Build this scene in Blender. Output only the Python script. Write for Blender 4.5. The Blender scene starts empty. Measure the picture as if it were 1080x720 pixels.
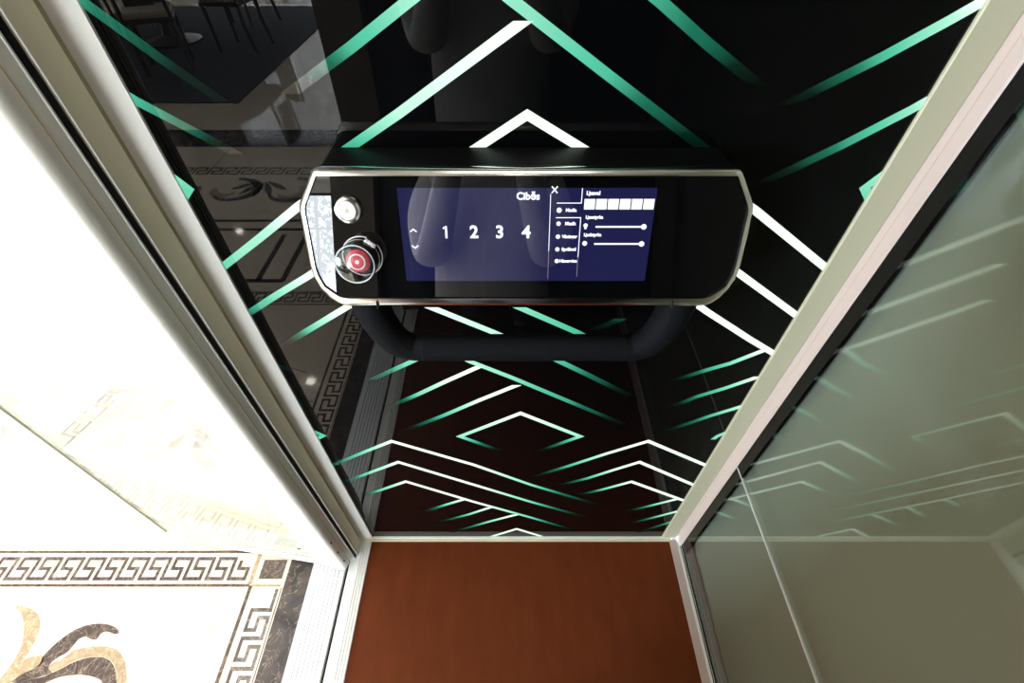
import bpy, bmesh, math, random
from mathutils import Vector, Matrix
random.seed(7)
C = bpy.context.scene
COL = C.collection
R = math.radians

# ------------------------------------------------------------------ camera
F, CX, CY, PITCH, EYE = 494.0, 537.7, 360.0, R(46.4), 1.55
cd = bpy.data.cameras.new('camera'); cam = bpy.data.objects.new('camera', cd); COL.objects.link(cam)
cam.location = (0, 0, EYE); cam.rotation_euler = (R(90) - PITCH, 0, 0)
cd.sensor_width = 36; cd.lens = 36 * F / 1080; cd.shift_x = (540 - CX) / 1080
cd.clip_start = .004
C.camera = cam
C.view_settings.view_transform = 'Standard'; C.view_settings.look = 'None'
C.view_settings.gamma = 1; C.view_settings.exposure = 0.0
C.view_settings.use_curve_mapping = False
C.cycles.max_bounces = 14; C.cycles.transparent_max_bounces = 24
C.cycles.glossy_bounces = 6; C.cycles.diffuse_bounces = 5
C.cycles.caustics_reflective = False; C.cycles.caustics_refractive = False
C.cycles.sample_clamp_indirect = 6

def ray(u, v):
    a, b = (u - CX) / F, (v - CY) / F
    c, s = math.cos(PITCH), math.sin(PITCH)
    return Vector((a, c - b * s, -s - b * c))
def on_wall(u, v, Y=.594):
    d = ray(u, v); t = Y / d.y
    return d.x * t, EYE + d.z * t
def on_floor(u, v, z=0):
    d = ray(u, v); t = (z - EYE) / d.z
    return d.x * t, d.y * t

# ------------------------------------------------------------------ world and lights
w = bpy.data.worlds.new('sky'); C.world = w; w.use_nodes = True
bg = w.node_tree.nodes['Background']; bg.inputs[0].default_value = (.72, .86, 1, 1); bg.inputs[1].default_value = 14.0

def area(name, loc, rot, sx, sy, power, color):
    l = bpy.data.lights.new(name, 'AREA'); l.shape = 'RECTANGLE'; l.size = sx; l.size_y = sy
    l.energy = power; l.color = color
    o = bpy.data.objects.new(name, l); COL.objects.link(o); o.location = loc; o.rotation_euler = rot
    return o
# daylight entering through the lobby windows; the left lamp is an added beam
wl = area('window_beam_left', (-6.15, -5.05, 1.6), (0, 0, 0), 1.1, 1.7, 125, (.70, .86, 1))
wl.rotation_euler = (Vector((.6, .52, 1.15)) - wl.location).to_track_quat('-Z', 'Y').to_euler(); wl.data.spread = R(70)  # beam narrowed and aimed to make the cool patch behind the right glass
area('window_daylight_far', (-3.1, -8.1, 1.35), (R(90), 0, 0), 4.2, 2.3, 430, (.88, .94, 1))
# added overhead area lamp for the landing, with no fixture in the ceiling
area('lobby_fill_light', (-1.45, .1, 2.74), (0, 0, 0), 1.3, 2.2, 42, (1, .97, .92))
# added lamp under the cabin ceiling, placed to light the shirt and posts
area('cabin_fill_light', (.03, .22, 2.125), (0, 0, 0), .4, .3, 1.7, (1, .94, .87))

# ------------------------------------------------------------------ materials
def mat(name, color=(.8,.8,.8), rough=.5, metal=0, spec=.5, trans=0, ior=1.5, emit=None, estr=0, coat=0):
    m = bpy.data.materials.new(name); m.use_nodes = True
    b = m.node_tree.nodes['Principled BSDF']
    b.inputs['Base Color'].default_value = (*color, 1); b.inputs['Roughness'].default_value = rough
    b.inputs['Metallic'].default_value = metal; b.inputs['IOR'].default_value = ior
    b.inputs['Specular IOR Level'].default_value = spec
    b.inputs['Transmission Weight'].default_value = trans; b.inputs['Coat Weight'].default_value = coat
    if emit:
        b.inputs['Emission Color'].default_value = (*emit, 1); b.inputs['Emission Strength'].default_value = estr
    return m
def N(m, t): return m.node_tree.nodes.new(t)
def L(m, a, b): m.node_tree.links.new(a, b)
def noise_mat(name, stops, scale=5, detail=8, rough=.3, dist=1.0, bump=0, spec=.5, bscale=None, coords='Object', stretch=(1,1,1)):
    m = mat(name, rough=rough, spec=spec); b = m.node_tree.nodes['Principled BSDF']
    tc = N(m,'ShaderNodeTexCoord'); mp = N(m,'ShaderNodeMapping'); mp.inputs['Scale'].default_value = stretch
    n = N(m,'ShaderNodeTexNoise'); n.inputs['Scale'].default_value = scale; n.inputs['Detail'].default_value = detail
    n.inputs['Distortion'].default_value = dist
    r = N(m,'ShaderNodeValToRGB'); e = r.color_ramp.elements
    while len(e) < len(stops): e.new(.5)
    for k,(p,c) in enumerate(stops): e[k].position = p; e[k].color = (*c,1)
    L(m,tc.outputs[coords],mp.inputs[0]); L(m,mp.outputs[0],n.inputs['Vector']); L(m,n.outputs['Fac'],r.inputs[0]); L(m,r.outputs[0],b.inputs['Base Color'])
    if bump:
        bn = N(m,'ShaderNodeTexNoise'); bn.inputs['Scale'].default_value = bscale or 300; L(m,mp.outputs[0],bn.inputs['Vector'])
        bp = N(m,'ShaderNodeBump'); bp.inputs['Strength'].default_value = bump; bp.inputs['Distance'].default_value = .001
        L(m,bn.outputs['Fac'],bp.inputs['Height']); L(m,bp.outputs[0],b.inputs['Normal'])
    return m
def veined(name, base, dark, vein, scale=9, rough=.06, width=.02, spec=.5):
    """polished marble: cloudy base with thin bright veins"""
    m = mat(name, rough=rough, spec=spec); b = m.node_tree.nodes['Principled BSDF']
    tc = N(m,'ShaderNodeTexCoord'); n = N(m,'ShaderNodeTexNoise'); n.inputs['Scale'].default_value = scale; n.inputs['Detail'].default_value = 9
    n.inputs['Distortion'].default_value = 1.4
    r = N(m,'ShaderNodeValToRGB'); r.color_ramp.elements[0].position=.36; r.color_ramp.elements[1].position=.66
    r.color_ramp.elements[0].color=(*dark,1); r.color_ramp.elements[1].color=(*base,1)
    v = N(m,'ShaderNodeTexNoise'); v.inputs['Scale'].default_value = scale*.8; v.inputs['Detail'].default_value = 5; v.inputs['Distortion'].default_value = 2.2
    s = N(m,'ShaderNodeMath'); s.operation='SUBTRACT'; s.inputs[1].default_value=.5
    a = N(m,'ShaderNodeMath'); a.operation='ABSOLUTE'
    q = N(m,'ShaderNodeMapRange'); q.inputs[1].default_value=0; q.inputs[2].default_value=width; q.inputs[3].default_value=1; q.inputs[4].default_value=0
    mx = N(m,'ShaderNodeMix'); mx.data_type='RGBA'; mx.inputs[7].default_value=(*vein,1)
    for x in (n,v): L(m,tc.outputs['Object'],x.inputs['Vector'])
    L(m,n.outputs['Fac'],r.inputs[0]); L(m,v.outputs['Fac'],s.inputs[0]); L(m,s.outputs[0],a.inputs[0]); L(m,a.outputs[0],q.inputs[0])
    L(m,q.outputs[0],mx.inputs[0]); L(m,r.outputs[0],mx.inputs[6]); L(m,mx.outputs[2],b.inputs['Base Color'])
    return m
def pane_mat(name, tint, boost=0.0, gain=1.0):
    """thin clear sheet: straight-through transmission plus fresnel mirror"""
    m = bpy.data.materials.new(name); m.use_nodes = True; nt = m.node_tree; nt.nodes.clear()
    o = N(m,'ShaderNodeOutputMaterial'); mx = N(m,'ShaderNodeMixShader'); t = N(m,'ShaderNodeBsdfTransparent'); g = N(m,'ShaderNodeBsdfGlossy')
    g.inputs['Roughness'].default_value = .0; t.inputs[0].default_value = (*tint,1); g.inputs[0].default_value=(.95,1,.97,1)
    fr = N(m,'ShaderNodeFresnel'); ge = N(m,'ShaderNodeNewGeometry')
    io = N(m,'ShaderNodeMath'); io.operation='MULTIPLY_ADD'; io.inputs[1].default_value=1/1.5-1.5; io.inputs[2].default_value=1.5
    L(m,ge.outputs['Backfacing'],io.inputs[0]); L(m,io.outputs[0],fr.inputs[0])   # same mirror share from both sides of a sheet
    ma = N(m,'ShaderNodeMath'); ma.operation='MULTIPLY_ADD'; ma.inputs[1].default_value=gain; ma.inputs[2].default_value=boost; ma.use_clamp=True
    L(m,fr.outputs[0],ma.inputs[0]); L(m,ma.outputs[0],mx.inputs[0]); L(m,t.outputs[0],mx.inputs[1]); L(m,g.outputs[0],mx.inputs[2]); L(m,mx.outputs[0],o.inputs[0])
    return m

M = {}
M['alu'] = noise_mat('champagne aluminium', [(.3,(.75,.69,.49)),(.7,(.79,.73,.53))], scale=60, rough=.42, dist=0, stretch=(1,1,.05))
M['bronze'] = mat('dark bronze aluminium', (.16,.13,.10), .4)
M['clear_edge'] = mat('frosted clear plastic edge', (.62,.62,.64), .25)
M['alu_shaded'] = mat('shaded champagne aluminium', (.52,.475,.32), .42)  # same champagne aluminium, darkened to put shade into the right post's colour
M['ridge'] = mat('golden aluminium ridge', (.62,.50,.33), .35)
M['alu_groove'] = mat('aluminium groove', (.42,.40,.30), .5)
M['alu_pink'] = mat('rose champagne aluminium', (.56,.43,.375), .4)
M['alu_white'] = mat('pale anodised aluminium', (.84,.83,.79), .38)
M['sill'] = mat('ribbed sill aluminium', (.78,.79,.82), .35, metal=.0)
M['rubber'] = mat('black rubber', (.006,.006,.007), .6, spec=.2)
M['black_glass'] = mat('black glass', (.0015,.0015,.0017), .0, ior=1.5, spec=.23)
M['panel_glass'] = mat('black panel glass', (.0015,.0015,.0017), .0, ior=1.6)
M['rear_glass'] = mat('rear dark glass', (.003,.003,.003), .08, spec=.25)
M['black_plastic'] = mat('matt black plastic', (.003,.003,.0035), .5, spec=.12)
M['soft_black'] = noise_mat('soft black grip', [(.3,(.005,.005,.006)),(.7,(.008,.008,.009))], scale=200, rough=.65, spec=.04)
M['chrome'] = mat('chrome', (.88,.87,.84), .16, metal=1)
M['steel'] = mat('brushed steel', (.72,.72,.70), .25, metal=1)
M['pane'] = pane_mat('clear lift glass', (.90,.93,.91), .0, 1.25)
M['door_pane'] = pane_mat('clear door glass', (.98,.99,.98), 0, 1.0)
M['clear'] = pane_mat('clear plastic', (.90,.90,.92), .03, 1.6)
M['shaft'] = noise_mat('shaft wall paint', [(.3,(.38,.36,.28)),(.7,(.41,.39,.305))], scale=3, rough=.8, dist=0)
M['white_wall'] = noise_mat('warm white wall', [(.3,(.80,.78,.74)),(.7,(.84,.82,.79))], scale=4, rough=.7, dist=0)
M['ceil'] = mat('white ceiling', (.85,.84,.82), .8)
M['door_white'] = mat('white lacquered aluminium', (.84,.82,.74), .32)
M['brown_floor'] = noise_mat('brown leather-look vinyl', [(.25,(.112,.024,.0065)),(.75,(.148,.033,.009))], scale=26, rough=.6, dist=.2, bump=.5, bscale=420, stretch=(1,.35,1), spec=.08)
M['cream_marble'] = veined('cream polished marble', (.84,.71,.58), (.78,.65,.52), (.72,.59,.46), 1.6, .045, .012)
M['dark_marble'] = veined('dark brown veined marble', (.085,.060,.050), (.028,.024,.024), (.36,.26,.19), 16, .06, .010, .22)
M['key_marble'] = veined('brown marble inlay', (.115,.075,.062), (.05,.036,.034), (.30,.23,.17), 30, .07, .03)
M['beige_marble'] = veined('beige crema marble', (.44,.31,.19), (.34,.24,.15), (.56,.44,.30), 34, .07, .05)
M['grey_marble'] = veined('pale veined marble', (.55,.50,.46), (.36,.32,.31), (.72,.68,.64), 5, .08, .06)
M['rug'] = noise_mat('dark patterned rug', [(.3,(.012,.012,.015)),(.6,(.03,.028,.03)),(.8,(.09,.08,.07))], scale=3, rough=.9, dist=2)
M['wood'] = noise_mat('dark walnut', [(.3,(.035,.018,.010)),(.7,(.075,.036,.018))], scale=12, rough=.3, stretch=(1,1,.2))
M['seat'] = mat('cream leather', (.55,.47,.36), .5)
M['window_frame'] = mat('dark window frame', (.05,.05,.055), .4)
M['leaf'] = noise_mat('tree leaves', [(.3,(.03,.09,.02)),(.7,(.12,.24,.06))], scale=14, rough=.6)
M['bark'] = mat('bark', (.09,.06,.04), .9)
M['grass'] = noise_mat('garden lawn', [(.3,(.06,.12,.03)),(.7,(.14,.22,.07))], scale=10, rough=.9)
M['lamp'] = mat('lit lamp lens', (1,1,1), .4, emit=(1,.93,.82), estr=900)
M['cabin_lamp'] = mat('lit cabin lamp lens', (1,1,1), .4, emit=(1,.93,.84), estr=6)
M['ui'] = mat('lit white screen graphics', (0,0,0), .5, emit=(.92,.93,1), estr=1.35)
M['ui_dim'] = mat('dim screen line', (0,0,0), .5, emit=(.75,.55,.70), estr=.35)
M['skin'] = mat('skin', (.60,.38,.27), .5)
M['hair'] = mat('black hair', (.02,.016,.014), .55)
M['shirt'] = noise_mat('grey shirt cloth', [(.3,(.62,.60,.66)),(.7,(.76,.74,.80))], scale=9, rough=.8, dist=2, stretch=(2,2,.5))
M['trousers'] = mat('blue-grey trousers', (.13,.14,.2), .85)
M['shoe'] = mat('dark shoe', (.03,.03,.035), .5)
M['red'] = mat('red plastic', (.50,.04,.06), .3, emit=(.8,.06,.08), estr=.06)
M['red_lamp'] = mat('lit red dot', (1,.5,.4), .3, emit=(1,.55,.42), estr=2.0)

# screen: dark blue backlight, a little brighter towards the top, own glow of the display
m = bpy.data.materials.new('lit blue display'); m.use_nodes = True; M['screen'] = m
b = m.node_tree.nodes['Principled BSDF']; b.inputs['Base Color'].default_value=(.002,.002,.004,1); b.inputs['Roughness'].default_value=.0; b.inputs['IOR'].default_value=2.0
b.inputs['Emission Color'].default_value=(.012,.013,.064,1); b.inputs['Emission Strength'].default_value=1
# LED line: colour stored along the line
m = bpy.data.materials.new('glowing green line'); m.use_nodes = True; M['led'] = m
m.node_tree.nodes.clear(); o_ = N(m,'ShaderNodeOutputMaterial'); e_ = N(m,'ShaderNodeEmission'); at_ = N(m,'ShaderNodeVertexColor'); at_.layer_name='glow'
gl_ = N(m,'ShaderNodeBsdfGlossy'); gl_.inputs['Roughness'].default_value=.0; gl_.inputs[0].default_value=(.04,.04,.04,1); ad_=N(m,'ShaderNodeAddShader')
L(m,at_.outputs[0],e_.inputs[0]); e_.inputs[1].default_value = 1; L(m,e_.outputs[0],ad_.inputs[0]); L(m,gl_.outputs[0],ad_.inputs[1]); L(m,ad_.outputs[0],o_.inputs[0])

# ------------------------------------------------------------------ mesh helpers
class MB:
    def __init__(s): s.bm = bmesh.new()
    def box(s, x0,x1,y0,y1,z0,z1, rz=0, at=(0,0,0)):
        vs = [s.bm.verts.new(Matrix.Rotation(rz,3,'Z') @ Vector((x,y,z)) + Vector(at)) for x in (x0,x1) for y in (y0,y1) for z in (z0,z1)]
        for f in ((0,1,3,2),(4,6,7,5),(0,4,5,1),(2,3,7,6),(0,2,6,4),(1,5,7,3)): s.bm.faces.new([vs[i] for i in f])
        return s
    def prism(s, pts, z0, z1, fn=None):
        fn = fn or (lambda a,b,c: Vector((a,b,c)))
        lo = [s.bm.verts.new(fn(x,y,z0)) for x,y in pts]; hi = [s.bm.verts.new(fn(x,y,z1)) for x,y in pts]
        n = len(pts)
        s.bm.faces.new(lo[::-1]); s.bm.faces.new(hi)
        for i in range(n): s.bm.faces.new([lo[i],lo[(i+1)%n],hi[(i+1)%n],hi[i]])
        return s
    def tube(s, pts, r, n=12, cap=True, closed=False):
        pts = [Vector(p) for p in pts]; rs = r if isinstance(r,(list,tuple)) else [r]*len(pts)
        rings = []; prev = None; m_ = len(pts)
        for i,p in enumerate(pts):
            a = pts[(i-1)%m_] if (closed or i>0) else p; c = pts[(i+1)%m_] if (closed or i<m_-1) else p
            t = (c-a).normalized()
            u = prev if prev is not None else (Vector((0,0,1)) if abs(t.z)<.9 else Vector((1,0,0)))
            u = (u - t*u.dot(t)).normalized(); prev = u; v = t.cross(u)
            rings.append([s.bm.verts.new(p + (u*math.cos(k*2*math.pi/n)+v*math.sin(k*2*math.pi/n))*rs[i]) for k in range(n)])
        for i in range(m_ if closed else m_-1):
            A,B = rings[i],rings[(i+1)%m_]
            for k in range(n): s.bm.faces.new([A[k],A[(k+1)%n],B[(k+1)%n],B[k]])
        if cap and not closed: s.bm.faces.new(rings[0][::-1]); s.bm.faces.new(rings[-1])
        return s
    def lathe(s, prof, n=32, fn=None, cap=True):
        fn = fn or (lambda a,b,c: Vector((a,b,c)))
        rings = [[s.bm.verts.new(fn(r*math.cos(k*2*math.pi/n), r*math.sin(k*2*math.pi/n), z)) for k in range(n)] for r,z in prof]
        for A,B in zip(rings,rings[1:]):
            for k in range(n): s.bm.faces.new([A[k],A[(k+1)%n],B[(k+1)%n],B[k]])
        if cap: s.bm.faces.new(rings[0][::-1]); s.bm.faces.new(rings[-1])
        return s
    def build(s, name, material, parent=None, smooth=False, bevel=0, origin=None):
        bmesh.ops.recalc_face_normals(s.bm, faces=s.bm.faces)
        if origin is not None: bmesh.ops.translate(s.bm, verts=s.bm.verts, vec=-Vector(origin))
        me = bpy.data.meshes.new(name); s.bm.to_mesh(me); s.bm.free()
        me.materials.append(M[material] if isinstance(material,str) else material)
        o = bpy.data.objects.new(name, me); COL.objects.link(o)
        if origin is not None: o.location = origin
        if smooth:
            me.polygons.foreach_set('use_smooth',[True]*len(me.polygons))
            me.set_sharp_from_angle(angle=R(40))
        if bevel:
            bv = o.modifiers.new('bevel','BEVEL'); bv.width = bevel; bv.segments = 3; bv.limit_method='ANGLE'; bv.angle_limit = R(40)
            me.polygons.foreach_set('use_smooth',[True]*len(me.polygons))
            wn = o.modifiers.new('wn','WEIGHTED_NORMAL'); wn.keep_sharp=True
        if parent:
            o.parent = parent
            o.location = Vector(o.location) - world_of(parent)
        return o
def world_of(p):
    v = Vector((0,0,0))
    while p: v += Vector(p.location); p = p.parent
    return v
def tag(o, label=None, cat=None, group=None, kind=None):
    if label: o['label']=label
    if cat: o['category']=cat
    if group: o['group']=group
    if kind: o['kind']=kind
    return o
def struct(o, label, cat): return tag(o, label, cat, kind='structure')
def empty(name, loc=(0,0,0), rz=0):
    o = bpy.data.objects.new(name, None); COL.objects.link(o); o.location = loc; o.rotation_euler=(0,0,rz); o.empty_display_size=.1
    return o
def copy_tree(o, parent=None):
    c = o.copy(); COL.objects.link(c); c.parent = parent
    for ch in list(o.children): copy_tree(ch, c)
    return c
def smooth_closed(pts, n=5):
    out = []; m_ = len(pts)
    for i in range(m_):
        p0,p1,p2,p3 = (Vector(pts[(i+k)%m_]) for k in (-1,0,1,2))
        for k in range(n):
            t = k/n
            out.append(tuple(.5*((2*p1)+(p2-p0)*t+(2*p0-5*p1+4*p2-p3)*t*t+(3*p1-p0-3*p2+p3)*t**3)))
    return out

# ------------------------------------------------------------------ the cabin: main dimensions
YW = .594            # face of the black glass wall
XL, XR, XC = -.4484, .4955, .023
YR = -.50            # rear end of the cabin opening
ZTOP = 2.14

# ============================================================ STRUCTURE
# cabin floor
o = MB().box(-.4475,.518,-.56,.579,-.02,0.0).build('floor_cabin','brown_floor')
struct(o,'brown leather-look vinyl floor of the lift cabin','floor')
# cabin ceiling
o = MB().box(-.60,.70,-.62,.66,ZTOP,ZTOP+.05).build('ceiling_cabin','ceil')
struct(o,'white ceiling of the lift cabin','ceiling')
# rear cabin wall
o = MB().box(-.50,.56,-.58,-.562,-.02,ZTOP).build('wall_rear','rear_glass')
struct(o,'dark glass wall at the rear of the lift cabin','wall')
# shaft wall behind right glass, and shaft front
o = MB().box(.592,.632,-.62,.75,-.3,2.6).build('wall_right','shaft')
struct(o,'grey-olive shaft wall seen through the right glass','wall')
o = MB().box(.5571,.5919,.5665,.62,-.3,2.6).build('wall_shaft_front','rubber')
struct(o,'narrow shaft wall beyond the right glass, at the front end','wall')
o = MB().box(.5571,.5919,-.60,-.58,-.3,2.6).build('wall_shaft_rear','shaft')
struct(o,'narrow shaft wall beyond the right glass, at the rear end','wall')
o = MB().box(.5571,.5919,-.579,.566,-.03,-.004).build('added_ledge','rubber')  # black ledge added to give a dark margin along the glass foot
struct(o,'added black ledge darkening the foot of the right glass','floor')

# back wall: black glass with glowing lines
wb = empty('wall_back',(XC,YW,0)); struct(wb,'black glass wall lit by green and white chevron lines','wall')
MB().box(XL-.035,XR+.035,YW,YW+.012,.004,ZTOP).build('glass_sheet','black_glass',wb)
MB().box(XL-.05,XR+.05,YW+.013,YW+.05,-.02,ZTOP).build('backing_board','black_plastic',wb)
RAMP = [(0,(0,0,0)),(.2,(.001,.016,.009)),(.45,(.012,.17,.10)),(.65,(.10,.62,.40)),(.82,(.42,.95,.70)),(1,(1.15,1.38,1.15))]
def glow(i):
    i = max(0,min(1,i))
    for (a,ca),(b_,cb) in zip(RAMP,RAMP[1:]):
        if i<=b_:
            t=(i-a)/(b_-a); return [ca[k]*(1-t)+cb[k]*t for k in range(3)]
LW = .0116
def light_line(px, width=LW, world=False):
    """px: (u,v,intensity) points of one bent line, laid on the glass plane"""
    P = []
    for u,v,i in px:
        x,z = (u,v) if world else on_wall(u,v)
        P.append((Vector((x,z)),i))
    bm = bmesh.new(); lay = bm.loops.layers.float_color.new('glow')
    n = len(P); L_,R_,I_ = [],[],[]
    for k,(p,i) in enumerate(P):
        d0 = (P[k][0]-P[k-1][0]).normalized() if k>0 else None
        d1 = (P[k+1][0]-P[k][0]).normalized() if k<n-1 else None
        d0 = d0 or d1; d1 = d1 or d0
        n0 = Vector((-d0.y,d0.x)); n1 = Vector((-d1.y,d1.x)); mm = (n0+n1).normalized(); s_ = width/2/max(.3,mm.dot(n0))
        if k in (0,n-1):   # ends cut level with the floor, like the printed art
            a = p+n0*width/2; b_ = p-n0*width/2
            a = a + d0*((p.y-a.y)/d0.y if abs(d0.y)>.1 else 0); b_ = b_ + d0*((p.y-b_.y)/d0.y if abs(d0.y)>.1 else 0)
        else: a = p+mm*s_; b_ = p-mm*s_
        L_.append(a); R_.append(b_); I_.append(i)
    for k in range(n-1):
        S = 10
        for q in range(S):
            t0,t1 = q/S,(q+1)/S
            pts = [L_[k].lerp(L_[k+1],t0),L_[k].lerp(L_[k+1],t1),R_[k].lerp(R_[k+1],t1),R_[k].lerp(R_[k+1],t0)]
            i0 = I_[k]*(1-t0)+I_[k+1]*t0; i1 = I_[k]*(1-t1)+I_[k+1]*t1
            fs = [bm.verts.new((a.x-XC,-.0006,a.y)) for a in pts]
            bk = [bm.verts.new((a.x-XC,-.00005,a.y)) for a in pts]
            f = bm.faces.new(fs)
            for lp,ii in zip(f.loops,(i0,i1,i1,i0)): lp[lay] = (*glow(ii),1)
            for e in range(4):
                g = bm.faces.new([fs[e],bk[e],bk[(e+1)%4],fs[(e+1)%4]])
                ii = (i0,i1,i1,i0)
                for lp,j in zip(g.loops,(e,e,(e+1)%4,(e+1)%4)): lp[lay] = (*glow(ii[j]),1)
    me = bpy.data.meshes.new('light_line'); bm.to_mesh(me); bm.free(); me.materials.append(M['led'])
    o = bpy.data.objects.new('light_line',me); COL.objects.link(o); o.parent = wb
LINES = [
 [(501,157,1),(556,121,1),(615,157,1)],
 [(365,158,.55),(420,120,.86),(552,22,1)],
 [(505,-28,.9),(540,0,.76),(640,78,.62),(742,156,.10)],
 [(470,-30,.95),(432,0,.78),(370,50,.6),(305,99,0)],
 [(640,-45,.7),(695,0,.55),(745,45,.4),(802,92,0)],
 [(70,-12,.55),(92,5,.48),(170,62,.25),(240,110,0)],
 [(120,92,.7),(145,107,.58),(195,133,.42),(250,162,0)],
 [(160,170,.8),(199,199,.68),(190,214,.66),(170,240,.6)],
 [(950,170,.8),(912,198,.72),(919,214,.66),(940,240,.6)],
 [(345,196,1),(314,218,1),(275,250,.78),(228,287,.66)],
 [(340,281,1),(325,291,.95),(290,312,.72),(258,333,.42)],
 [(375,318,1),(350,333,.9),(325,348,.62),(300,363,0)],
 [(765,200,1),(797,222,1),(890,298,1)],
 [(765,278,1),(782,290,1),(860,347,1)],
 [(728,316,1),(745,328,1),(790,357,1),(845,390,1)],
 [(806,369,1),(770,383,.72),(745,390,.55),(708,402,0)],
 [(1046,-4,1),(1000,22,.82),(930,60,.6),(826,112,0)],
 [(985,102,.9),(960,116,.76),(890,152,.52),(806,192,0)],
 [(455,324,.95),(470,330,.93),(520,350,.86),(578,375,.7),(620,395,.45),(668,419,0)],
 [(548,324,.75),(608,350,.62),(650,372,.3)],
 [(655,336,.28),(640,342,.15),(622,349,0)],
 [(466,366,.9),(430,383,.72),(392,400,.25)],
 [(470,368,.85),(496,381,.85),(540,398,.75),(600,423,.55),(662,449,0)],
 [(506.5,385.8,1),(470,402,.95),(440,416,.7),(410,429,0)],
 [(545,406,1),(505,422,.95),(470,437,.66),(424,455,0)],
 [(530,476,0),(505,467,.5),(485,460,.80),(549,435.5,1),(612,460,.80),(592,467,.5),(567,476,0)],
 [(349,491,.3),(385,476,.72),(413,465,1),(500,490,1),(560,511,.75),(634,533,0)],
 [(361,509,.1),(385,500,.66),(420,487,1),(500,511,1),(560,529,.72),(621,546,0)],
 [(385,521.5,.15),(400,517,.66),(428,507.5,1),(500,529,1),(560,545.5,.7),(606,559,0)],
 [(489,526.4,1),(470,532,.7),(446,540,0)],
 [(517,534.8,1),(495,542,.72),(461,551,0)],
 [(544,542.5,1),(515,550,.75),(477,561,0)],
 [(561,503,0),(600,491,.62),(640,478,.92),(683.7,465,1),(760,497,1)],
 [(588,512,0),(620,504,.62),(645,496,.9),(674.5,487,1),(750,519,1)],
 [(610,522,0),(635,516,.66),(666,507.7,1),(725,529,1),(745,536,1)],
 [(714,526,1),(690,532,.7),(660,539.5,0)],
 [(722,537,1),(695,544,.7),(664,552,0)],
 [(722,545,.9),(705,551,.55),(674,561,0)],
 [(520,565,.9),(545,557.5,1),(570,565,.9)],
 [(800,397,.98),(765,409,.72),(735,418,.5),(706,430,0)],
 [(790,426,.95),(750,438,.62),(698,456,0)],
 [(775,452,.8),(757,459.5,.72),(752,463,.7)],
 [(255,372,.4),(285,383,.3),(318,393,0)],
 [(262,407,.5),(300,417,.3),(325,424,0)],
 [(320,470,.75),(341,459,.66),(325,452,.6)],
]
for ln in LINES:
    low = min(v for _,v,_ in ln) > 360
    # chevron art further up the wall repeats beyond the frame
    light_line(ln, .0102 if low else LW)
for x0 in (XC-.304, XC, XC+.304):
    for z0 in (1.60, 1.78, 1.96):
        light_line([(x0-.13,z0-.085,.0),(x0-.06,z0-.04,.7),(x0,z0,1),(x0+.06,z0-.04,.7),(x0+.13,z0-.085,0)], world=True)

# posts and rails of the cabin (all one extruded-aluminium family)
# left rear-wall corner post
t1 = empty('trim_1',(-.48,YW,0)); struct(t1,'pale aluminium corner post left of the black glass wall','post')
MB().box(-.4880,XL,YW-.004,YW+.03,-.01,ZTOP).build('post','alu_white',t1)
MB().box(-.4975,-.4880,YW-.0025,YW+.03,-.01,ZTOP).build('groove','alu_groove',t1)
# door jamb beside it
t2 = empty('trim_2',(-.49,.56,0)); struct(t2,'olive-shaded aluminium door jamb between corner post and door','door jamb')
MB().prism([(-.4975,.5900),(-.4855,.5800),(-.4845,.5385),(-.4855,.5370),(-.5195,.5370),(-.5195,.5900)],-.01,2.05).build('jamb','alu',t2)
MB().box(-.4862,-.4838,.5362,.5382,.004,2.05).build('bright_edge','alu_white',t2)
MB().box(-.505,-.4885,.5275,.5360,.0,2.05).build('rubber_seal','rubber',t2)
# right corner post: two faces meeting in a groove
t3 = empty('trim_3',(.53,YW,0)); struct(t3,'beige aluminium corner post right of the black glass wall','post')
MB().prism([(XR,YW+.02),(XR,YW-.003),(XR+.0015,YW-.005),(.538,YW-.005),(.538,YW+.02)],0,ZTOP).build('post','alu_shaded',t3)
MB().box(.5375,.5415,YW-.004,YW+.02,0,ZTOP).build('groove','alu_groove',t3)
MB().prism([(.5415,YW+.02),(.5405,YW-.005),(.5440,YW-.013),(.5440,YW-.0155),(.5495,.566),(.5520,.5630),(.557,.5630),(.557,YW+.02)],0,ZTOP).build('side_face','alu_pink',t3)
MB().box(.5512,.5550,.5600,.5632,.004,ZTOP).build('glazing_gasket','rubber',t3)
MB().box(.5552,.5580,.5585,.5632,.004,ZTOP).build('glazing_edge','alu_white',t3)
# back floor rail
t4 = empty('trim_4',(XC,.586,0)); struct(t4,'white aluminium floor rail along the foot of the black glass wall','floor rail')
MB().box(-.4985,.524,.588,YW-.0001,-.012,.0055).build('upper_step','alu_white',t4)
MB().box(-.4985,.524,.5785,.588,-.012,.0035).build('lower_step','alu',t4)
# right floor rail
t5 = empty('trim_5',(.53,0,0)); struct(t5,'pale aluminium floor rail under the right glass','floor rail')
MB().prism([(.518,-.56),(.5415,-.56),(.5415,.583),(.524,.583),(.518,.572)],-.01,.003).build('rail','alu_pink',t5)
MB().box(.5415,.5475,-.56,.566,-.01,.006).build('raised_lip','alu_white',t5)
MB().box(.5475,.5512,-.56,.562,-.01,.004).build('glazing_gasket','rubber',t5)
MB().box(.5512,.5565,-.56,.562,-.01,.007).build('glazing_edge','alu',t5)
# left floor trim of cabin
t6 = empty('trim_6',(-.475,0,0)); struct(t6,'white ribbed aluminium edge of the cabin floor at the doorway','threshold')
MB().box(-.504,-.4475,-.54,.5785,-.015,.002).build('plate','alu_white',t6)
for k,x in enumerate((-.4765,-.4685,-.4600,-.4520)):
    MB().box(x,x+.003,-.54,.5385 if x<-.48 else .5785,.002,.0042).build('rib','alu_white',t6)
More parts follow.
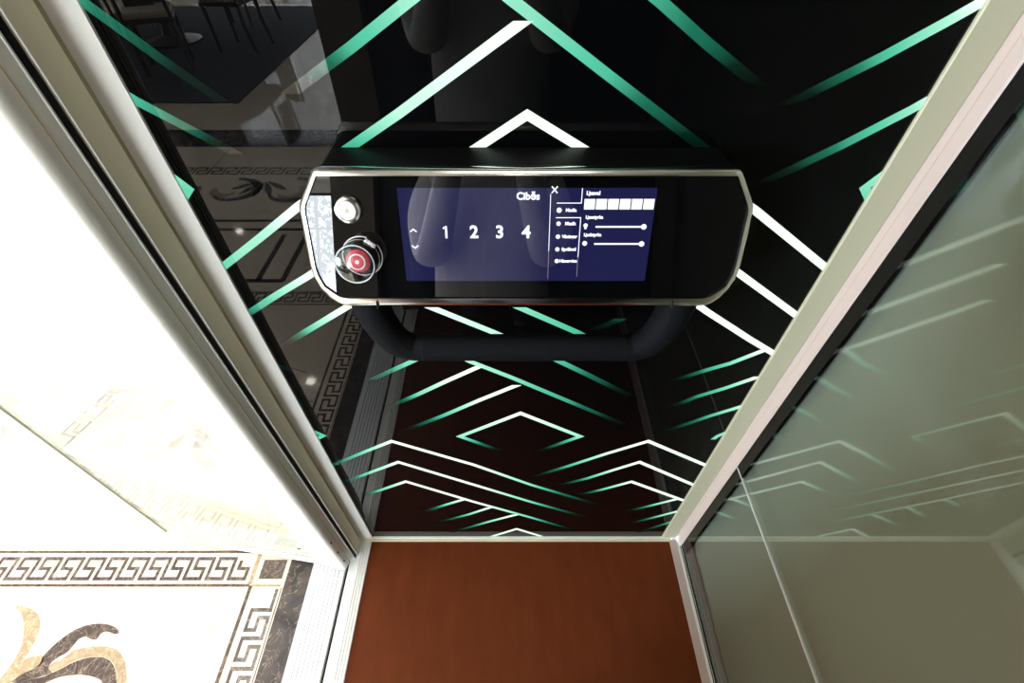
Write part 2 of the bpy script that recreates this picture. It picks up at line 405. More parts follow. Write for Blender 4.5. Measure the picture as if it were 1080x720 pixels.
# black gap between cabin and landing
o = MB().box(-.5135,-.504,-.56,.575,-.03,-.012).build('trim_7','rubber'); struct(o,'narrow black gap between cabin edge and landing sill','gap')
# landing sill with ribs
t8 = empty('trim_8',(-.565,0,0)); struct(t8,'silver ribbed aluminium landing sill outside the cabin','landing sill')
MB().box(-.617,-.5135,-.60,.60,-.03,.0).build('sill_plate','sill',t8)
for k in range(7):
    x=-.6030+k*.0125
    MB().box(x,x+.0098,-.60,.60,0,.0022).build('rib','sill',t8)
MB().box(-.5165,-.5135,-.60,.60,0,.003).build('sill_lip','alu_white',t8)
# rear jamb and post of the doorway, rear right post
t9 = empty('trim_9',(-.49,-.5,0)); struct(t9,'dark bronze aluminium jamb at the rear end of the doorway','door jamb')
MB().box(-.52,XL,-.56,-.50,0,ZTOP).build('jamb','bronze',t9)
MB().box(-.60,-.52,-.60,-.53,0,2.6).build('outer_frame','bronze',t9)
o = MB().box(XR,.556,-.56,-.52,0,ZTOP).build('trim_10','bronze'); struct(o,'dark bronze aluminium corner post at the rear right','post')
# lintel
o = MB().box(-.60,-.486,-.60,.62,2.05,2.20).build('trim_11','alu_white'); struct(o,'aluminium head frame over the doorway','door head')
# landing side frame behind the door leaf
o = MB().box(-.60,-.521,.575,.66,0,2.6).build('trim_12','alu_white'); struct(o,'white landing frame upright behind the door leaf','door frame')

# right glass: two panes with a horizontal joint
def pane(name,z0,z1,label):
    o = MB().box(.5525,.5565,-.56,.562,z0,z1).build(name,'pane'); struct(o,label,'window'); return o
pane('window_1',.004,.5165,'lower clear glass pane of the right cabin wall')
pane('window_2',.5195,ZTOP,'tall upper clear glass pane of the right cabin wall')
for wn,z0,z1 in (('window_1',.019,.5160),('window_2',.5200,ZTOP-.01)):
    MB().box(.5517,.5523,.532,.5595,z0,z1).build('black_border','black_glass',bpy.data.objects[wn])
MB().box(.5517,.5523,-.55,.5595,.0075,.0185).build('black_border','black_glass',bpy.data.objects['window_1'])
t13 = empty('trim_13',(.554,0,.518)); struct(t13,'thin pale joint strip between the two right glass panes','joint strip')
MB().box(.5505,.5563,-.56,.5615,.5166,.5194).build('joint_strip','alu_white',t13)

# ------------------------------------------------------------------ lobby shell
LX0, LY0, LY1, LZ = -6.3, -8.4, 1.75, 2.8
o = MB().box(LX0,-.617,LY0,LY1,-.06,0).build('floor','cream_marble'); FL=o
struct(o,'glossy cream marble lobby floor with brown inlays','floor')
o = MB().box(LX0,-.52,LY0,LY1,LZ,LZ+.05).build('ceiling','ceil'); struct(o,'white lobby ceiling with round downlights','ceiling')
o = MB().box(LX0,-.52,LY1,LY1+.08,0,LZ).build('wall_front','white_wall'); struct(o,'white lobby wall beyond the open door leaf','wall')
o = MB().box(-.60,-.52,.661,LY1,0,LZ).build('wall_lift_front','white_wall'); struct(o,'white lobby wall flanking the lift doorway, beyond the door leaf','wall')
o = MB().box(-.60,-.52,LY0,-.601,0,LZ).build('wall_lift_rear','white_wall'); struct(o,'white lobby wall flanking the lift doorway, on the dining side','wall')
o = MB().box(-.60,-.50,-.601,.661,2.201,LZ).build('wall_lift_head','white_wall'); struct(o,'white wall above the lift doorway','wall')
# left wall with one wide window opening, far wall with tall windows
mb = MB().box(LX0-.1,LX0,LY0,-6.6,0,LZ).box(LX0-.1,LX0,-4.2,LY1,0,LZ).box(LX0-.1,LX0,-6.6,-4.2,2.55,LZ).box(LX0-.1,LX0,-6.6,-4.2,0,.12)
o = mb.build('wall_left','white_wall'); struct(o,'white lobby wall with a wide window to the garden','wall')
mb = MB().box(LX0-.1,-5.3,LY0-.1,LY0,0,LZ).box(-.9,-.52,LY0-.1,LY0,0,LZ).box(-5.3,-.9,LY0-.1,LY0,2.6,LZ).box(-5.3,-.9,LY0-.1,LY0,0,.1)
o = mb.build('wall_far','white_wall'); struct(o,'white lobby wall with tall garden windows behind the dining table','wall')
def window(name, label, axis, a0, a1, z0, z1, c, n):
    e = empty(name, ((a0+a1)/2,c,z0) if axis=='x' else (c,(a0+a1)/2,z0)); struct(e,label,'window')
    def bx(p0,p1,q0,q1,nm,mt,th=.03):
        (MB().box(p0,p1,c-th,c+th,q0,q1) if axis=='x' else MB().box(c-th,c+th,p0,p1,q0,q1)).build(nm,mt,e)
    bx(a0,a1,z0,z0+.05,'window_frame','window_frame'); bx(a0,a1,z1-.05,z1,'window_frame','window_frame')
    for k in range(n+1):
        x = a0+(a1-a0-.05)*k/n; bx(x,x+.05,z0+.051,z1-.051,'mullion','window_frame')
    bx(a0+.051,a1-.051,z0+(z1-z0)*.72,z0+(z1-z0)*.72+.04,'transom','window_frame',.02)
    bx(a0+.05,a1-.05,z0+.05,z1-.05,'pane','door_pane',.003)
window('window_3','tall dark-framed garden windows of the lobby, reflected on the left','x',-5.3,-.9,.1,2.6,LY0-.05,6)
window('window_4','wide dark-framed window in the lobby side wall','y',-6.6,-4.2,.12,2.55,LX0-.05,3)
o = MB().box(-20,6,-22,LY0-.11,-.2,-.06).build('garden_lawn','grass'); struct(o,'green lawn outside the lobby windows','lawn')
o = MB().box(-16,LX0-.11,LY0-.1,6,-.2,-.06).build('side_garden_lawn','grass'); struct(o,'green lawn outside the lobby side window','lawn')

# ------------------------------------------------------------------ marble inlays in the lobby floor (parts of the floor)
def inlay(name, mat_, polys, z=.0006):
    mb = MB()
    for p in polys: mb.prism(p,-.001,z)
    o = mb.build(name, mat_, FL); return o
def rect(x0,x1,y0,y1): return [(x0,y0),(x1,y0),(x1,y1),(x0,y1)]
def meander(n, u):
    """rectangles in (along, across) units of one Greek key band, n periods"""
    out = []; w_=.5
    def seg(a0,h0,a1,h1): out.append((min(a0,a1)-w_,max(a0,a1)+w_,min(h0,h1)-w_,max(h0,h1)+w_))
    for k in range(n):
        a=k*7
        seg(a,6,a+5,6); seg(a+5,5,a+5,0); seg(a+6,0,a+10,0); seg(a+10,1,a+10,3); seg(a+9,3,a+7,3); seg(a+7,4,a+7,5)
    # clip the overlapping units apart so nothing is doubled
    return [(a0*u,a1*u,h0*u,h1*u) for a0,a1,h0,h1 in out]
U = .00985
# the side band along the sill: X -.765 .. -.70
kb = []
yS = .432
for a0,a1,h0,h1 in meander(14,.0092): kb.append(rect(-.7625+h0,-.7625+h1,yS-a1*1.12,yS-a0*1.12))
inlay('greek_key_band','key_marble',kb)
kb = []
for a0,a1,h0,h1 in meander(12,U): kb.append(rect(-1.675+a0,-1.675+a1,.4665+h0,.4665+h1))
inlay('greek_key_band','key_marble',kb)
kb = []
for a0,a1,h0,h1 in meander(12,U): kb.append(rect(-1.675+a0,-1.675+a1,-.622+h0,-.622+h1))
inlay('greek_key_band','key_marble',kb)
kb = []
for a0,a1,h0,h1 in meander(14,U*1.03): kb.append(rect(-1.815+h0,-1.815+h1,yS-a1,yS-a0))
inlay('greek_key_band','key_marble',kb)
kb = []
for a0,a1,h0,h1 in meander(22,U*1.5): kb.append(rect(-3.0+a0,-3.0+a1,-1.98+h0,-1.98+h1))
inlay('greek_key_band','key_marble',kb)
# thin framing lines
inlay('framing_line','key_marble',[rect(-.796,-.786,-.57,.4475)])
inlay('framing_line','key_marble',[rect(-1.72,-.796,.4435,.4515)])
inlay('framing_line','key_marble',[rect(-1.72,-.79,.5425,.5500)])
inlay('framing_line','key_marble',[rect(-.6965,-.6935,-.57,.440)])
inlay('framing_line','key_marble',[rect(-1.72,-.79,-.638,-.630)])
inlay('framing_line','key_marble',[rect(-1.72,-.79,-.545,-.538)])
inlay('framing_line','dark_marble',[rect(-4.5,-.9,-1.215,-1.190)]); inlay('framing_line','dark_marble',[rect(-4.5,-.9,-1.31,-1.285)])
inlay('framing_line','dark_marble',[rect(-1.20,-1.17,-1.15,-.72)]); inlay('framing_line','dark_marble',[rect(-1.33,-1.30,-1.15,-.72)])
inlay('framing_line','dark_marble',[rect(-4.5,-1.18,-.74,-.71)])
# beige surround and corner square
inlay('corner_surround','beige_marble',[rect(-.786,-.700,.4440,.4495), rect(-.802,-.790,.452,.541)])
inlay('corner_square','key_marble',[rect(-.775,-.703,.466,.522)])
# dark marble border band beside the sill, and dark cross band further off
inlay('dark_border','dark_marble',[rect(-.690,-.617,-.9,.556)],.0008)
inlay('dark_border','dark_marble',[rect(-4.5,-.7,-2.63,-2.32)],.0008)
inlay('veined_band','grey_marble',[rect(-3.2,-.66,.925,1.20)],.0008)
# cream slab joints
inlay('slab_joint','key_marble',[rect(-2.1,-2.097,-2.31,-1.99)],.0005)

SC = lambda pts: smooth_closed([on_floor(x/7.2, 630+y/7.2) for x,y in pts],5)
leaf1=[(118,68),(200,72),(270,110),(303,170),(300,240),(270,320),(225,400),(188,468),(250,445),(320,440),(330,480),(280,530),(200,570),(110,620),(40,700),(-80,800),(-150,740),(-60,690),(0,620),(80,520),(140,420),(172,320),(182,220),(165,130)]
leaf2=[(905,262),(880,228),(820,204),(740,198),(640,215),(540,262),(440,335),(370,400),(325,450),(310,490),(260,540),(190,570),(120,615),(90,645),(200,625),(330,595),(395,572),(370,540),(385,500),(440,455),(510,415),(560,360),(600,315),(650,298),(700,318),(738,313),(765,275),(810,258),(880,278)]
leaf3=[(398,560),(372,535),(395,500),(480,460),(560,400),(620,385),(700,372),(800,372),(880,395),(930,450),(955,530),(960,760),(895,760),(888,620),(873,522),(832,470),(760,446),(660,453),(560,483),(470,530)]
leaf4=[(400,568),(470,537),(560,490),(660,458),(760,451),(828,474),(866,524),(882,600),(886,760),(800,760),(780,650),(730,610),(650,590),(560,588),(450,605),(340,650),(240,700),(60,740),(100,650),(220,622),(330,600)]
for nm,lf,mt in (('scroll_leaf',leaf1,'beige_marble'),('scroll_leaf',leaf2,'key_marble'),('scroll_leaf',leaf3,'beige_marble'),('scroll_leaf',leaf4,'key_marble')):
    inlay(nm,mt,[SC(lf)])
# second ornament, near the dining end: scrolls with tulip leaves
def arc_band(cx,cy,r,a0,a1,w0,w1,n=16,sx=1,sy=1):
    P=[];Q=[]
    for k in range(n+1):
        t=k/n; a=R(a0+(a1-a0)*t); ww=(w0*(1-t)+w1*t)/2*math.sin(math.pi*min(1,max(.06,t)))**.4
        rr=r*(1-.35*t)
        P.append((cx+sx*(rr+ww)*math.cos(a),cy+sy*(rr+ww)*math.sin(a))); Q.append((cx+sx*(rr-ww)*math.cos(a),cy+sy*(rr-ww)*math.sin(a)))
    return P+Q[::-1]
for (cx,cy,r,a0,a1,mt) in ((-1.45,-1.66,.17,-90,170,'key_marble'),(-1.45,-1.64,.09,-60,160,'beige_marble'),(-1.83,-1.66,.16,-95,150,'key_marble'),(-1.86,-1.66,.08,200,20,'beige_marble'),(-2.15,-1.62,.17,270,20,'dark_marble'),(-2.15,-1.66,.08,-40,220,'key_marble'),(-1.28,-1.66,.10,120,-80,'key_marble')):
    inlay('scroll_leaf',mt,[arc_band(cx,cy,r,a0,a1,.07,.03,sx=1.15)])
for k in range(5):
    a=R(35+k*28); cx,cy=-1.66,-1.80
    inlay('tulip_leaf','key_marble',[smooth_closed([(cx+.03*math.cos(a),cy+.03*math.sin(a)),(cx+.14*math.cos(a-.16),cy+.14*math.sin(a-.16)),(cx+.22*math.cos(a),cy+.22*math.sin(a)),(cx+.14*math.cos(a+.16),cy+.14*math.sin(a+.16))],5)])

# ------------------------------------------------------------------ the open door leaf
D0 = Vector((-.531,.4945)); ANG = R(171.4)        # hinge point, direction of the leaf
ca,sa = math.cos(ANG),math.sin(ANG)
def dl(a,b,z=0):      # a along the leaf from the hinge edge, b towards the camera side
    # outward normal of the visible face
    nx,ny = -sa, ca
    return Vector((D0.x+ca*a+nx*b, D0.y+sa*a+ny*b, z))
dr = empty('door_1',(-.53,.53,0)); struct(dr,'white glazed lift door leaf standing open into the lobby','door')
T=.050
r_=.034
# stile profile in (a, depth behind the face); rounded hinge side
SGN = 1 if dl(0,1).y < dl(0,0).y else -1
def dprism(pts,z0,z1,name,mt,bevel=0,smooth=True,par=None):
    mb=MB(); mb.prism(pts,z0,z1,lambda a,b,c: dl(a,b*-SGN,c)); return mb.build(name,mt,par or dr,smooth=smooth,bevel=bevel)
w2=lambda a,b: tuple(dl(a,-SGN*b))[:2]
stile=[w2(.066,T),w2(.066,0),(-.5450,.4910),(-.5320,.4862),(-.5200,.4838),(-.5115,.4838),(-.5050,.4865),(-.5012,.4915),(-.4990,.4985),(-.4975,.5095),(-.4905,.5225),(-.4905,.5262),(-.524,.5262),(-.524,.548)]
MB().prism(stile,.026,2.04).build('hinge_stile','door_white',dr,smooth=True)
MB().prism([(-.4912,.5222),(-.4890,.5236),(-.4892,.5260),(-.4903,.5260)],.012,2.04).build('stile_edge','alu_white',dr)
MB().prism([(-.4982,.5088),(-.4966,.5082),(-.4962,.5098),(-.4978,.5102)],.012,2.04).build('stile_ridge','ridge',dr)
dprism([(.550,0),(.600,0),(.600,.012),(.550,.012)],.012,2.04,'lock_stile','door_white',smooth=False)
dprism([(.066,.002),(.550,.002),(.550,T),(.066,T)],.012,.078,'bottom_rail','door_white',smooth=False)
dprism([(.066,.002),(.550,.002),(.550,T),(.066,T)],1.97,2.04,'top_rail','door_white',smooth=False)
dprism([(.066,.003),(.550,.003),(.550,.009),(.066,.009)],.078,1.97,'glass_pane','door_pane',smooth=False)
dprism([(.5485,.0005),(.550,.0005),(.550,.0025),(.5485,.0025)],.078,1.97,'gasket','alu_groove',smooth=False)
dprism([(.066,-.001),(.545,-.001),(.545,.003),(.066,.003)],.0725,.0755,'rail_bead','alu_groove',smooth=False)
for zz in (.072,.142,.215):
    d=Vector((.96,-.28,0)); q=Vector((-.5000,.4950,zz))
    MB().lathe([(.0022,-.003),(.0022,.0014),(.0001,.0015)],14,lambda a,b,c: q+Vector((.28,.96,0))*a+Vector((0,0,2.6))*b+d*c).build('slot','rubber',dr,smooth=True)
p=dl(.074,.0,.17)
MB().tube([(p.x,p.y,.17),(p.x,p.y-.010,.17)],.006,16).build('bottom_catch','steel',dr,smooth=True)
# outer door-edge strip with ridge line (hinge pivot profile)
# ------------------------------------------------------------------ control panel
PO = Vector((.02,.470,EYE-.4166)); E1=Vector((1,0,0)); E2=Vector((0,.3197,.9475)); EN=Vector((0,-.9475,.3197))
def pf(a,b,n=0): return PO+E1*a+E2*b+EN*n
cp = empty('control_panel',(.02,YW,1.1)); tag(cp,'black lift control panel with chrome rim, blue touchscreen and handrail','control panel')
hexL=[(-.2505,.1686),(-.2545,.1655),(-.2745,.1310),(-.2768,.1255),(-.2780,.1180),(-.2785,.0500),(-.2765,.0350),(-.2705,.0185),(-.2600,.0040),(-.2510,-.0030),(-.2435,-.0062)]
rc=[(-.2395,.1690)]
half=[(-.244,.1690)]+hexL+[(-.234,-.0075)]
outer = half + [(-x,y) for x,y in half[::-1]]
def inset(poly,d,dt=None,db=None):
    out=[]; n=len(poly)
    for i in range(n):
        p=Vector(poly[i]); a=Vector(poly[i-1]); c=Vector(poly[(i+1)%n])
        d0=(p-a).normalized(); d1=(c-p).normalized(); n0=Vector((-d0.y,d0.x)); n1=Vector((-d1.y,d1.x)); mm=(n0+n1).normalized()
        out.append(tuple(p+mm*d/max(.5,mm.dot(n0))))
    return out
inner = inset(outer,.0085)
if max(abs(x) for x,_ in inner) > .281: inner = inset(outer,-.0085)
inner = [(x, y+.0045 if y<.01 else y) for x,y in inner]
# bezel: ring between outer and inner with a raised rounded section
bm=bmesh.new(); n=len(outer); rings=[]
mid = [((a[0]+b_[0])/2,(a[1]+b_[1])/2) for a,b_ in zip(outer,inner)]
def ring(poly,h): return [bm.verts.new(pf(x,y,h)) for x,y in poly]
o1=inset(outer,.0012 if max(abs(x) for x,_ in inset(outer,.0012))<.2812 else -.0012)
rs=[ring(outer,-.022),ring(outer,-.0045),ring(o1,-.0015),ring(mid,.0015),ring(inner,.0026),ring(inner,-.006)]
for A,B in zip(rs,rs[1:]):
    for k in range(n): bm.faces.new([A[k],A[(k+1)%n],B[(k+1)%n],B[k]])
mb=MB(); mb.bm.free(); mb.bm=bm
mb.build('chrome_bezel','chrome',cp,smooth=True)
# seams in bezel
for (a,b_) in ((-.197,-.0075),(.197,-.0075)):
    MB().prism([(a-.0007,b_-.0012),(a+.0007,b_-.0012),(a+.0007,b_+.009),(a-.0007,b_+.009)],-.02,.0042,lambda x,y,z: pf(x,y,z)).build('bezel_seam','rubber',cp)
# glass face
MB().prism(inset(outer,.007) if max(abs(x) for x,_ in inset(outer,.007))<.2812 else inset(outer,-.007),-.012,-.0005,lambda x,y,z: pf(x,y,z)).build('glass_face','panel_glass',cp)
# housing: from behind the face back to the wall
bm=bmesh.new()
f0=[bm.verts.new(pf(x*.985,y*.985+.001,-.015)) for x,y in outer]
f1=[]
for x,y in outer:
    p=pf(x*.985,y*.985+.001,-.015); f1.append(bm.verts.new((p.x,YW-.0008,max(p.z-.004*0,1.13))))
n=len(outer)
for k in range(n): bm.faces.new([f0[k],f0[(k+1)%n],f1[(k+1)%n],f1[k]])
bm.faces.new(f0[::-1]); bm.faces.new(f1)
mb=MB(); mb.bm.free(); mb.bm=bm; mb.build('housing','black_plastic',cp)
# handrail
HR=[]
yr=.482; zr=EYE-.519; 
pts=[(-.215,.495,EYE-.405),(-.205,.489,EYE-.462),(-.188,.483,EYE-.498),(-.160,yr,zr),(-.12,yr,zr),(.12,yr,zr),(.160,yr,zr),(.188,.483,EYE-.498),(.205,.489,EYE-.462),(.215,.495,EYE-.405)]
def smooth_open(pts,n=5):
    out=[]
    pts=[Vector(p) for p in pts]
    for i in range(len(pts)-1):
        p0=pts[max(0,i-1)];p1=pts[i];p2=pts[i+1];p3=pts[min(len(pts)-1,i+2)]
        for k in range(n):
            t=k/n; out.append(.5*((2*p1)+(p2-p0)*t+(2*p0-5*p1+4*p2-p3)*t*t+(3*p1-p0-3*p2+p3)*t**3))
    return out+[pts[-1]]
PX=Vector((XC-.003,0,0))
def arm(s):
    P=[(s*.226,.520,EYE-.412),(s*.222,.508,EYE-.435),(s*.212,.494,EYE-.468),(s*.192,.484,EYE-.502),(s*.168,yr,zr+.001),(s*.150,yr,zr)]
    P=[Vector(p)+PX for p in smooth_open(P,5)]
    rr=[.030-.010*min(1,k/(len(P)*.8)) for k in range(len(P))]
    MB().tube(P,rr,20).build('handrail_arm','soft_black',cp,smooth=True)
arm(-1); arm(1)
MB().tube([Vector((-.150,yr,zr))+PX,Vector((.150,yr,zr))+PX],.0205,28).build('handrail_bar','soft_black',cp,smooth=True)
for s in (-1,1): MB().tube([Vector((s*.150-.0006,yr,zr))+PX,Vector((s*.150+.0006,yr,zr))+PX],.0209,28).build('handrail_joint','rubber',cp,smooth=True)
# touchscreen
scr = MB().prism([(-.1548,.0296),(.1560,.0296),(.1560,.1466),(-.1548,.1466)],-.0004,.0003,lambda x,y,z: pf(x,y,z)).build('touchscreen','screen',cp)
scr['label']='lit dark blue touchscreen'
G=.00075
def gpoly(name,pts,mt='ui',par=None):
    return MB().prism(pts,.0003,G,lambda x,y,z: pf(x,y,z)).build(name,mt,par or scr)
def gline(name,pts,w_,mt='ui'):
    mb=MB()
    for (x0,y0),(x1,y1) in zip(pts,pts[1:]):
        d=Vector((x1-x0,y1-y0)).normalized(); q=Vector((-d.y,d.x))*w_/2; e=d*w_/2
        A=Vector((x0,y0))-e; B=Vector((x1,y1))+e
        mb.prism([tuple(A-q),tuple(B-q),tuple(B+q),tuple(A+q)],.0003,G,lambda x,y,z: pf(x,y,z))
    return mb.build(name,mt,scr)
def gdisc(name,x,y,r,n=20):
    return gpoly(name,[(x+r*math.cos(2*math.pi*k/n),y+r*math.sin(2*math.pi*k/n)) for k in range(n)])
def gtext(name,s,x,y,size,off=0.0):
    cu=bpy.data.curves.new(name,'FONT'); cu.body=s; cu.size=size; cu.align_x='CENTER'; cu.align_y='CENTER'; cu.extrude=.0002; cu.offset=off; cu.resolution_u=4
    t=bpy.data.objects.new(name,cu); COL.objects.link(t)
    bpy.context.view_layer.update()
    me=bpy.data.meshes.new_from_object(t); bpy.data.objects.remove(t)
    me.materials.clear(); me.materials.append(M['ui'])
    o=bpy.data.objects.new(name,me); COL.objects.link(o)
    mw=Matrix((( E1.x,E2.x,EN.x,0),(E1.y,E2.y,EN.y,0),(E1.z,E2.z,EN.z,0),(0,0,0,1)))
    me.transform(mw); p=pf(x,y,.0006); me.transform(Matrix.Translation(p))
    o.parent=scr; o.location=-world_of(scr)
    return o
gpoly('floor_number',[(-.1003,.0860),(-.0978,.0860),(-.0978,.1012),(-.0997,.1012),(-.1032,.0990),(-.1024,.0972),(-.1003,.0985)])
for s,x in (('2',-.0644),('3',-.0326),('4',.0004)): gtext('floor_number',s,x,.0932,.0215,.0006)
gline('arrow_up',[(-.1432,.0945),(-.1397,.0972),(-.1362,.0945)],.0015)
gline('arrow_down',[(-.1427,.0762),(-.1392,.0735),(-.1357,.0762)],.0015)
gtext('logo','Cib\u0115s',.002,.1368,.0118,.0004)
gline('close_cross',[(.0305,.1412),(.0365,.1478)],.0014); gline('close_cross',[(.0365,.1412),(.0305,.1478)],.0014)
gline('menu_line',[(.0290,.139),(.0292,.07)],.0008); gline('menu_line',[(.0292,.07),(.0294,.033)],.0007,'ui_dim')
gline('menu_line',[(.0665,.1520-.0062),(.0664,.1290),(.0370,.1290)],.0009)
gline('menu_line',[(.0368,.1115),(.0668,.1115),(.0668,.062)],.0009); gline('menu_line',[(.0668,.062),(.0668,.036)],.0007,'ui_dim')
for k,(s,y) in enumerate((('Media',.1205),('Musik',.1042),('V\u00e5ningar',.0880),('Spr\u00e5kval',.0718),('Hisservice',.0565))):
    gdisc('menu_icon',.0400-.001*0,y,.0027 if k else .0031)
    gtext('menu_text',s,.0545,y,.0054,.0003)
gtext('heading','Ljusval',.0800,.1405,.0062,.0003)
for k in range(6):
    x=.0700+k*.0143; gpoly('button_tile',[(x,.1215),(x+.0128,.1215),(x+.0128,.1338),(x,.1338)])
gtext('heading','Ljusstyrka',.0835,.1120,.0052,.0003); gtext('heading','Ljudstyrka',.0830,.0903,.0052,.0003)
gdisc('slider_icon',.0735,.1020,.0026); gpoly('slider_icon',[(.0722,.0975),(.0748,.0975),(.0748,.1),(.0722,.1)])
gdisc('slider_icon',.0740,.0795,.0030)
gline('slider_track',[(.0870,.1003),(.1430,.1003)],.0020); gdisc('slider_knob',.1455,.1003,.0034)
gline('slider_track',[(.0870,.0788),(.1430,.0788)],.0020); gdisc('slider_knob',.1455,.0788,.0034)
# alarm call button: chrome ring, steel cap, bell mark
bx_,by_=-.2156,.1211
def onf(cx_,cy_,rot=0):
    return lambda x,y,z: pf(cx_+x,cy_+y,z)
ab=MB().lathe([(.0165,-.002),(.0165,.003),(.0150,.0055),(.0125,.0060),(.0118,.0045),(.0116,.0035)],40,onf(bx_,by_)).build('alarm_button','chrome',cp,smooth=True)
MB().lathe([(.0112,.003),(.0112,.0065),(.0100,.0078),(.0001,.0080)],32,onf(bx_,by_)).build('cap','alu_white',ab,smooth=True)
MB().prism([(-.0032,-.0025),(.0032,-.0025),(.0022,-.001),(.0020,.0018),(.0008,.0035),(-.0008,.0035),(-.0020,.0018),(-.0022,-.001)],.008,.0084,onf(bx_,by_)).build('bell_symbol','alu_groove',ab)
# emergency stop with hinged clear cover
ex,ey=-.2080,.0625
es=MB().lathe([(.0205,-.002),(.0205,.004),(.0180,.006),(.0130,.0065)],40,onf(ex,ey)).build('emergency_stop','black_plastic',cp,smooth=True)
MB().lathe([(.0085,.005),(.0085,.012),(.0135,.013),(.0150,.016),(.0145,.0200),(.0110,.0225),(.0055,.0232),(.0001,.0233)],40,onf(ex,ey)).build('push_knob','red',es,smooth=True)
MB().lathe([(.0022,.0232),(.0022,.0238),(.0001,.0240)],20,onf(ex,ey)).build('lit_dot','red_lamp',es,smooth=True)
MB().lathe([(.0105,.0224),(.0102,.0232),(.0088,.0236),(.0085,.0230)],32,onf(ex,ey),cap=False).build('white_ring','alu_white',es,smooth=True)
# clear cover: collar and dome, hinged at the upper right
gc=MB().lathe([(.0240,.001),(.0243,.010),(.0242,.024),(.0236,.032),(.0210,.0370),(.0130,.0395),(.0001,.040)],44,onf(ex,ey),cap=False).build('clear_cover','clear',es,smooth=True)
def ringpts(r,h,n=40,cx_=0,cy_=0): return [pf(ex+cx_+r*math.cos(2*math.pi*k/n),ey+cy_+r*math.sin(2*math.pi*k/n),h) for k in range(n)]
MB().tube(ringpts(.0252,.002,cx_=.001,cy_=.001),.0008,8,closed=True).build('cover_rim','clear_edge',es,smooth=True)
MB().tube(ringpts(.0236,.0325),.0007,8,closed=True).build('cover_edge','clear_edge',es,smooth=True)
an=R(52); hx,hy=ex+.0255*math.cos(an),ey+.0255*math.sin(an)
def rotf(x,y,z): 
    c_,s_=math.cos(R(-38)),math.sin(R(-38)); return pf(hx+x*c_-y*s_,hy+x*s_+y*c_,z)
MB().prism([(-.0075,-.0030),(.0075,-.0030),(.0075,.0030),(-.0075,.0030)],.001,.012,rotf).build('cover_hinge','steel',es,bevel=.0008)

# ------------------------------------------------------------------ ceiling lights
def downlight(x,y,label,z=LZ,mt='lamp',r=.06,group='round ceiling downlights of the lobby'):
    e=empty('downlight',(x,y,z)); tag(e,label,'ceiling light',group)
    MB().lathe([(r+.015,z-.001),(r+.012,z-.008),(r,z-.009),(r-.004,z-.002)],32,lambda a,b,c: Vector((x+a,y+b,c)),cap=False).build('rim','alu_white',e,smooth=True)
    MB().lathe([(r-.004,z-.001),(r-.004,z-.004),(.001,z-.0045)],32,lambda a,b,c: Vector((x+a,y+b,c))).build('lens',mt,e,smooth=True)
    return e
downlight(-2.36,-2.3,'round lit downlight of the lobby ceiling nearest the lift, mirrored low on the floor')
downlight(-4.46,-5.46,'round lit downlight above the dining table in the far part of the lobby')
downlight(.03,-.22,'round lamp in the lift cabin ceiling',ZTOP,'cabin_lamp',.05,None)

# ------------------------------------------------------------------ dining furniture in the lobby
o = MB().box(-5.4,-2.4,-6.9,-3.2,.0012,.010).build('rug','rug',bevel=.003); tag(o,'dark patterned rug under the dining table','rug')
tb=empty('dining_table',(-3.9,-5.1,0)); tag(tb,'dark round pedestal dining table on the dark rug','table')
at=lambda a,b,c: Vector((-3.9+a,-5.1+b,c))
MB().lathe([(.001,.72),(.74,.72),(.78,.735),(.78,.75),(.76,.76),(.001,.76)],48,at).build('table_top','wood',tb,smooth=True)
MB().lathe([(.30,.0105),(.30,.03),(.10,.08),(.06,.25),(.08,.45),(.06,.60),(.20,.72)],32,at).build('pedestal','wood',tb,smooth=True)
def make_chair():
    e=empty('dining_chair',(0,0,0))
    MB().box(-.22,.22,-.21,.21,.42,.455).build('seat_frame','wood',e,bevel=.008)
    MB().box(-.215,.215,-.205,.205,.455,.51).build('seat','seat',e,bevel=.02)
    for sx in (-1,1):
        MB().tube([(sx*.19,.18,.001),(sx*.195,.185,.42)],[.013,.020],8).build('leg','wood',e,smooth=True)
        MB().tube([(sx*.20,-.24,.001),(sx*.195,-.19,.25),(sx*.195,-.19,.5),(sx*.19,-.235,.98)],[.013,.02,.019,.014],8).build('leg','wood',e,smooth=True)
    MB().prism([(-.18,.93),(-.19,.99),(0,1.03),(.19,.99),(.18,.93),(0,.96)],-.245,-.215,lambda a,b,c: Vector((a,c,b))).build('top_rail','wood',e)
    MB().box(-.12,.12,-.232,-.205,.56,.95).build('back_splat','wood',e,bevel=.006)
    return e
ch=make_chair()
spots=[(-2.98,-4.85,R(95),'dark wooden dining chair nearest the lift, beside the round table'),
       (-3.45,-4.15,R(155),'dark wooden dining chair on the lift side of the round table, by the rug edge'),
       (-4.45,-4.2,R(205),'dark wooden dining chair at the round table nearest the side window'),
       (-3.3,-6.0,R(33),'dark wooden dining chair at the round table nearest the far windows'),
       (-4.75,-5.7,R(-55),'dark wooden dining chair at the far corner of the rug')]
for k,(x,y,a,lb) in enumerate(spots):
    o = ch if k==0 else copy_tree(ch)
    o.location=(x,y,.0115); o.rotation_euler=(0,0,a); tag(o,lb,'chair','dining chairs around the round table')

